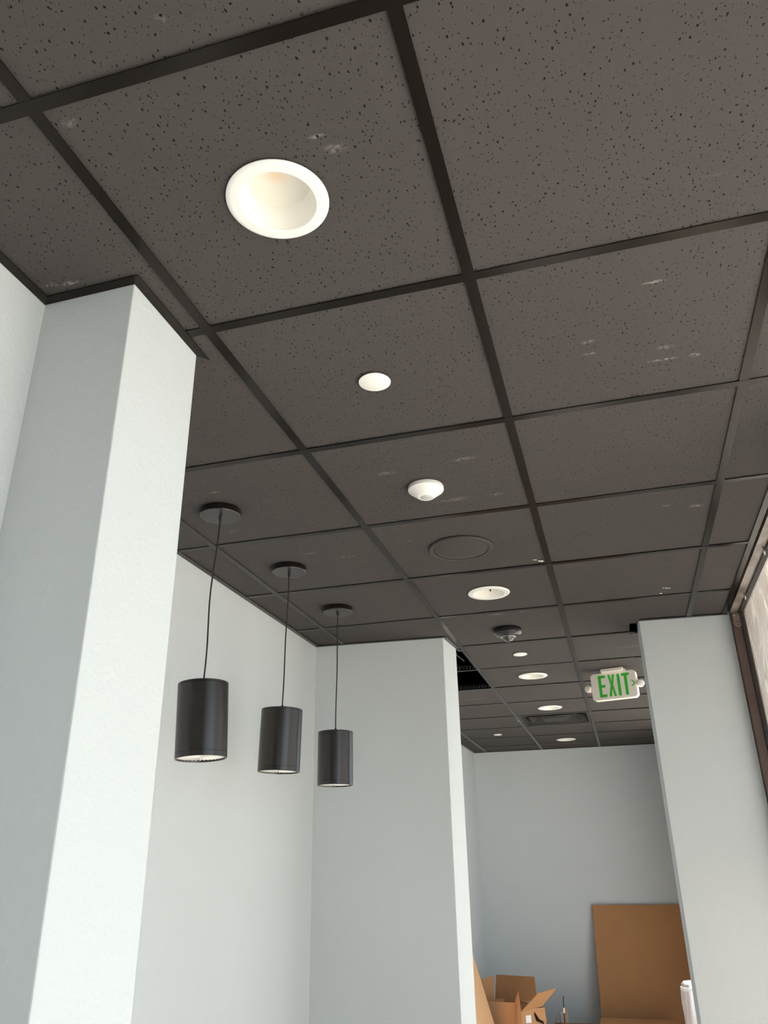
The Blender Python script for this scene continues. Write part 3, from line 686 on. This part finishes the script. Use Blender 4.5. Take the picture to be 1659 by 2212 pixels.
# the tall open carton
ZR = 0.704
Bc = Vector((0.328, 7.02, 0)); eA = Vector((-0.575, 0.818, 0)); eC = Vector((0.818, 0.575, 0))
LA, LC = 0.60, 0.245
Ac, Cc = Bc + eA * LA, Bc + eC * LC; Dc = Ac + eC * LC
o = empty('open_carton', Bc); tag(o, 'tall open cardboard carton with spread flaps and a white label', 'carton')
def loc(p, z): return (p.x - Bc.x, p.y - Bc.y, z)
th = 0.006
def panel(name, p, q, z0, z1, inward, mat=None, parent=o):
    d = inward * th
    return obj(name, prism([(p.x - Bc.x, p.y - Bc.y), (q.x - Bc.x, q.y - Bc.y), (q.x - Bc.x + d.x, q.y - Bc.y + d.y), (p.x - Bc.x + d.x, p.y - Bc.y + d.y)], z0, z1), mat or M['card_light'], parent)
obj('side_panel', hull_slab([Vector(q) - Bc for q in ((0.030, 7.16, 0.001), (0.328, 7.02, 0.001), (0.328, 7.02, 0.704), (0.303, 7.03, 0.752), (0.033, 7.16, 0.738))], -0.006), M['card_lit'], o)   # bowed front panel, turned and coloured brighter to look lit
sp = panel('side_panel', Bc, Cc, 0.001, ZR, eA); panel('side_panel', Cc, Dc, 0.001, ZR, -eC); panel('side_panel', Dc, Ac, 0.001, ZR, -eA)
obj('bottom_panel', prism([loc(p, 0)[:2] for p in (Ac, Bc, Cc, Dc)], 0.001, 0.007), M['card'], o)
def flap(hinge_a, hinge_b, out, z, rise, mat, skew=0.0, drop=0.0):
    a = Vector(loc(hinge_a, z)); b = Vector(loc(hinge_b, z)); s = (b - a).normalized() * skew
    return obj('flap', hull_slab([a, b, b + out + Vector((0, 0, rise)) - s * .2, a + out + Vector((0, 0, rise - drop)) + s], 0.005), mat, o)
obj('flap', hull_slab([Vector(q) - Bc for q in ((0.027, 7.62, 0.645), (0.424, 7.52, 0.71), (0.412, 7.56, 0.884), (0.052, 7.66, 0.886))], -0.006), M['card'], o)          # long back flap, upright
obj('flap', hull_slab([Vector(q) - Bc for q in ((-0.043, 7.56, 0.659), (0.026, 7.6, 0.648), (0.033, 7.64, 0.88), (-0.075, 7.58, 0.856))], -0.006), M['card_light'], o)    # far left end flap, upright
obj('flap', hull_slab([Vector(q) - Bc for q in ((0.345, 7.015, 0.689), (0.505, 7.155, 0.713), (0.642, 7.12, 0.848), (0.498, 6.99, 0.825))], -0.006), M['card_light'], o)    # front end flap, splayed outward
obj('flap', hull_slab([Vector(q) - Bc for q in ((0.303, 7.0, 0.592), (0.346, 7.0, 0.593), (0.347, 7.0, 0.694), (0.331, 7.01, 0.842), (0.296, 7.02, 0.757))], -0.006), M['card_light'], o)    # torn corner flap
lab = hull_slab([loc(Bc + eC * .055 - eA * .0012, ZR - 0.10), loc(Bc + eC * .105 - eA * .0012, ZR - 0.10), loc(Bc + eC * .105 - eA * .0012, ZR - 0.045), loc(Bc + eC * .055 - eA * .0012, ZR - 0.045)], 0.001)
obj('label_sticker', lab, M['label'], sp)
hole = hull_slab([loc(Bc + eC * .135 - eA * .0012, ZR - 0.03), loc(Bc + eC * .15 - eA * .0012, ZR - 0.09), loc(Bc + eC * .225 - eA * .0012, ZR - 0.12), loc(Bc + eC * .20 - eA * .0012, ZR - 0.05)], 0.0012)
obj('torn_slot', hole, M['groove'], sp)
obj('torn_tab', hull_slab([loc(Bc + eC * .140 - eA * .002, ZR - 0.025), loc(Bc + eC * .165 - eA * .03, ZR - 0.075), loc(Bc + eC * .232 - eA * .03, ZR - 0.105), loc(Bc + eC * .238 - eA * .002, ZR - 0.02)], 0.004), M['card_light'], sp)
obj('inner_sheet', hull_slab([loc(Bc + eA * .12 + eC * .03, ZR - 0.16), loc(Bc + eA * .12 + eC * .22, ZR - 0.16), loc(Bc + eA * .14 + eC * .21, ZR + 0.015), loc(Bc + eA * .14 + eC * .04, ZR + 0.015)], 0.004), M['card'], o)

# low open carton in front of the outlet
o = empty('low_carton', (0.70, 7.50, 0)); tag(o, 'low open carton with one flap upright in front of the white outlet', 'carton')
hx, dy, hz = 0.165, 0.30, 0.500
obj('side_panel', bx(-hx, hx, 0, 0.006, 0.001, hz), M['card_light'], o); obj('side_panel', bx(-hx, hx, dy - 0.006, dy, 0.001, hz), M['card'], o)
obj('side_panel', bx(-hx, -hx + 0.006, 0.006, dy - 0.006, 0.001, hz), M['card'], o); obj('side_panel', bx(hx - 0.006, hx, 0.006, dy - 0.006, 0.001, hz), M['card'], o)
obj('flap', hull_slab([(-0.075, 0.02, hz - 0.02), (-0.065, 0.16, hz - 0.02), (-0.035, 0.14, hz + 0.13), (-0.045, 0.05, hz + 0.15)], 0.005), M['card'], o)
obj('flap', hull_slab([(-hx, 0.0, hz), (-hx, dy, hz), (-hx + 0.03, dy * .9, hz + 0.055), (-hx + 0.03, 0.06, hz + 0.045)], 0.005), M['card'], o)
obj('flap', hull_slab([(-0.06, 0.006, hz), (hx, 0.006, hz), (hx - 0.005, 0.15, hz + 0.012), (-0.06, 0.15, hz + 0.012)], 0.005), M['card_light'], o)
stick = tag(obj('stick', tube([(0.648, 7.49, 0.002), (0.652, 7.49, 0.60), (0.660, 7.49, 0.748)], 0.004, 8), M['black']), 'thin dark stick with a pale band standing at the low carton', 'stick')
obj('pale_band', tube([(0.6530, 7.49, 0.622), (0.6553, 7.49, 0.660)], 0.009, 10), M['cream'], stick)
# flat-topped carton in front of the tall sheet
o = empty('flat_carton', (1.36, 7.58, 0)); tag(o, 'closed cardboard carton just showing its top before the tall sheet', 'carton')
obj('body', bx(-0.42, 0.24, 0.0, 0.36, 0.001, 0.520), M['card'], o, bevel=0.003)
obj('lid_flap', bx(-0.42, 0.24, -0.002, 0.17, 0.520, 0.526), M['card_light'], o)
obj('lid_flap', bx(-0.42, 0.24, 0.18, 0.36, 0.520, 0.526), M['card_light'], o)
# upright roll wrapped in white plastic
o = empty('wrapped_roll', (1.712, 6.50, 0)); tag(o, 'upright roll wrapped in white plastic standing beside the right pier', 'roll')
bm = bmesh.new(); seg = 56; prev = None; rows = 40; RH = 0.978
for j in range(rows + 1):
    z = 0.001 + (RH - 0.001) * j / rows; ring = []
    for k in range(seg):
        a = 2 * math.pi * k / seg
        r = 0.088 + 0.0035 * math.sin(5 * a + 6 * z) + 0.0025 * math.sin(11 * a - 9 * z) + 0.002 * math.sin(31 * z + 2 * a)
        if j > rows - 3: r *= (1.0, 0.97, 0.88)[j - rows + 2]
        ring.append(bm.verts.new((r * math.cos(a), r * math.sin(a), z)))
    if prev:
        for k in range(seg): bm.faces.new((prev[k], prev[(k + 1) % seg], ring[(k + 1) % seg], ring[k]))
    else: bm.faces.new(ring[::-1])
    prev = ring
bm.faces.new(prev)
obj('plastic_wrap', bm, M['wrap'], o, smooth=True)
obj('roll_core', lathe([(0.0, RH + 0.012), (0.03, RH + 0.014), (0.066, RH + 0.012), (0.072, RH + 0.004), (0.072, RH)], 36), M['label'], o, smooth=True)
obj('tape', lathe([(0.0885, RH - 0.045), (0.0915, RH - 0.043), (0.0915, RH - 0.022), (0.0885, RH - 0.020)], 40, closed=True), M['label'], o, smooth=True)
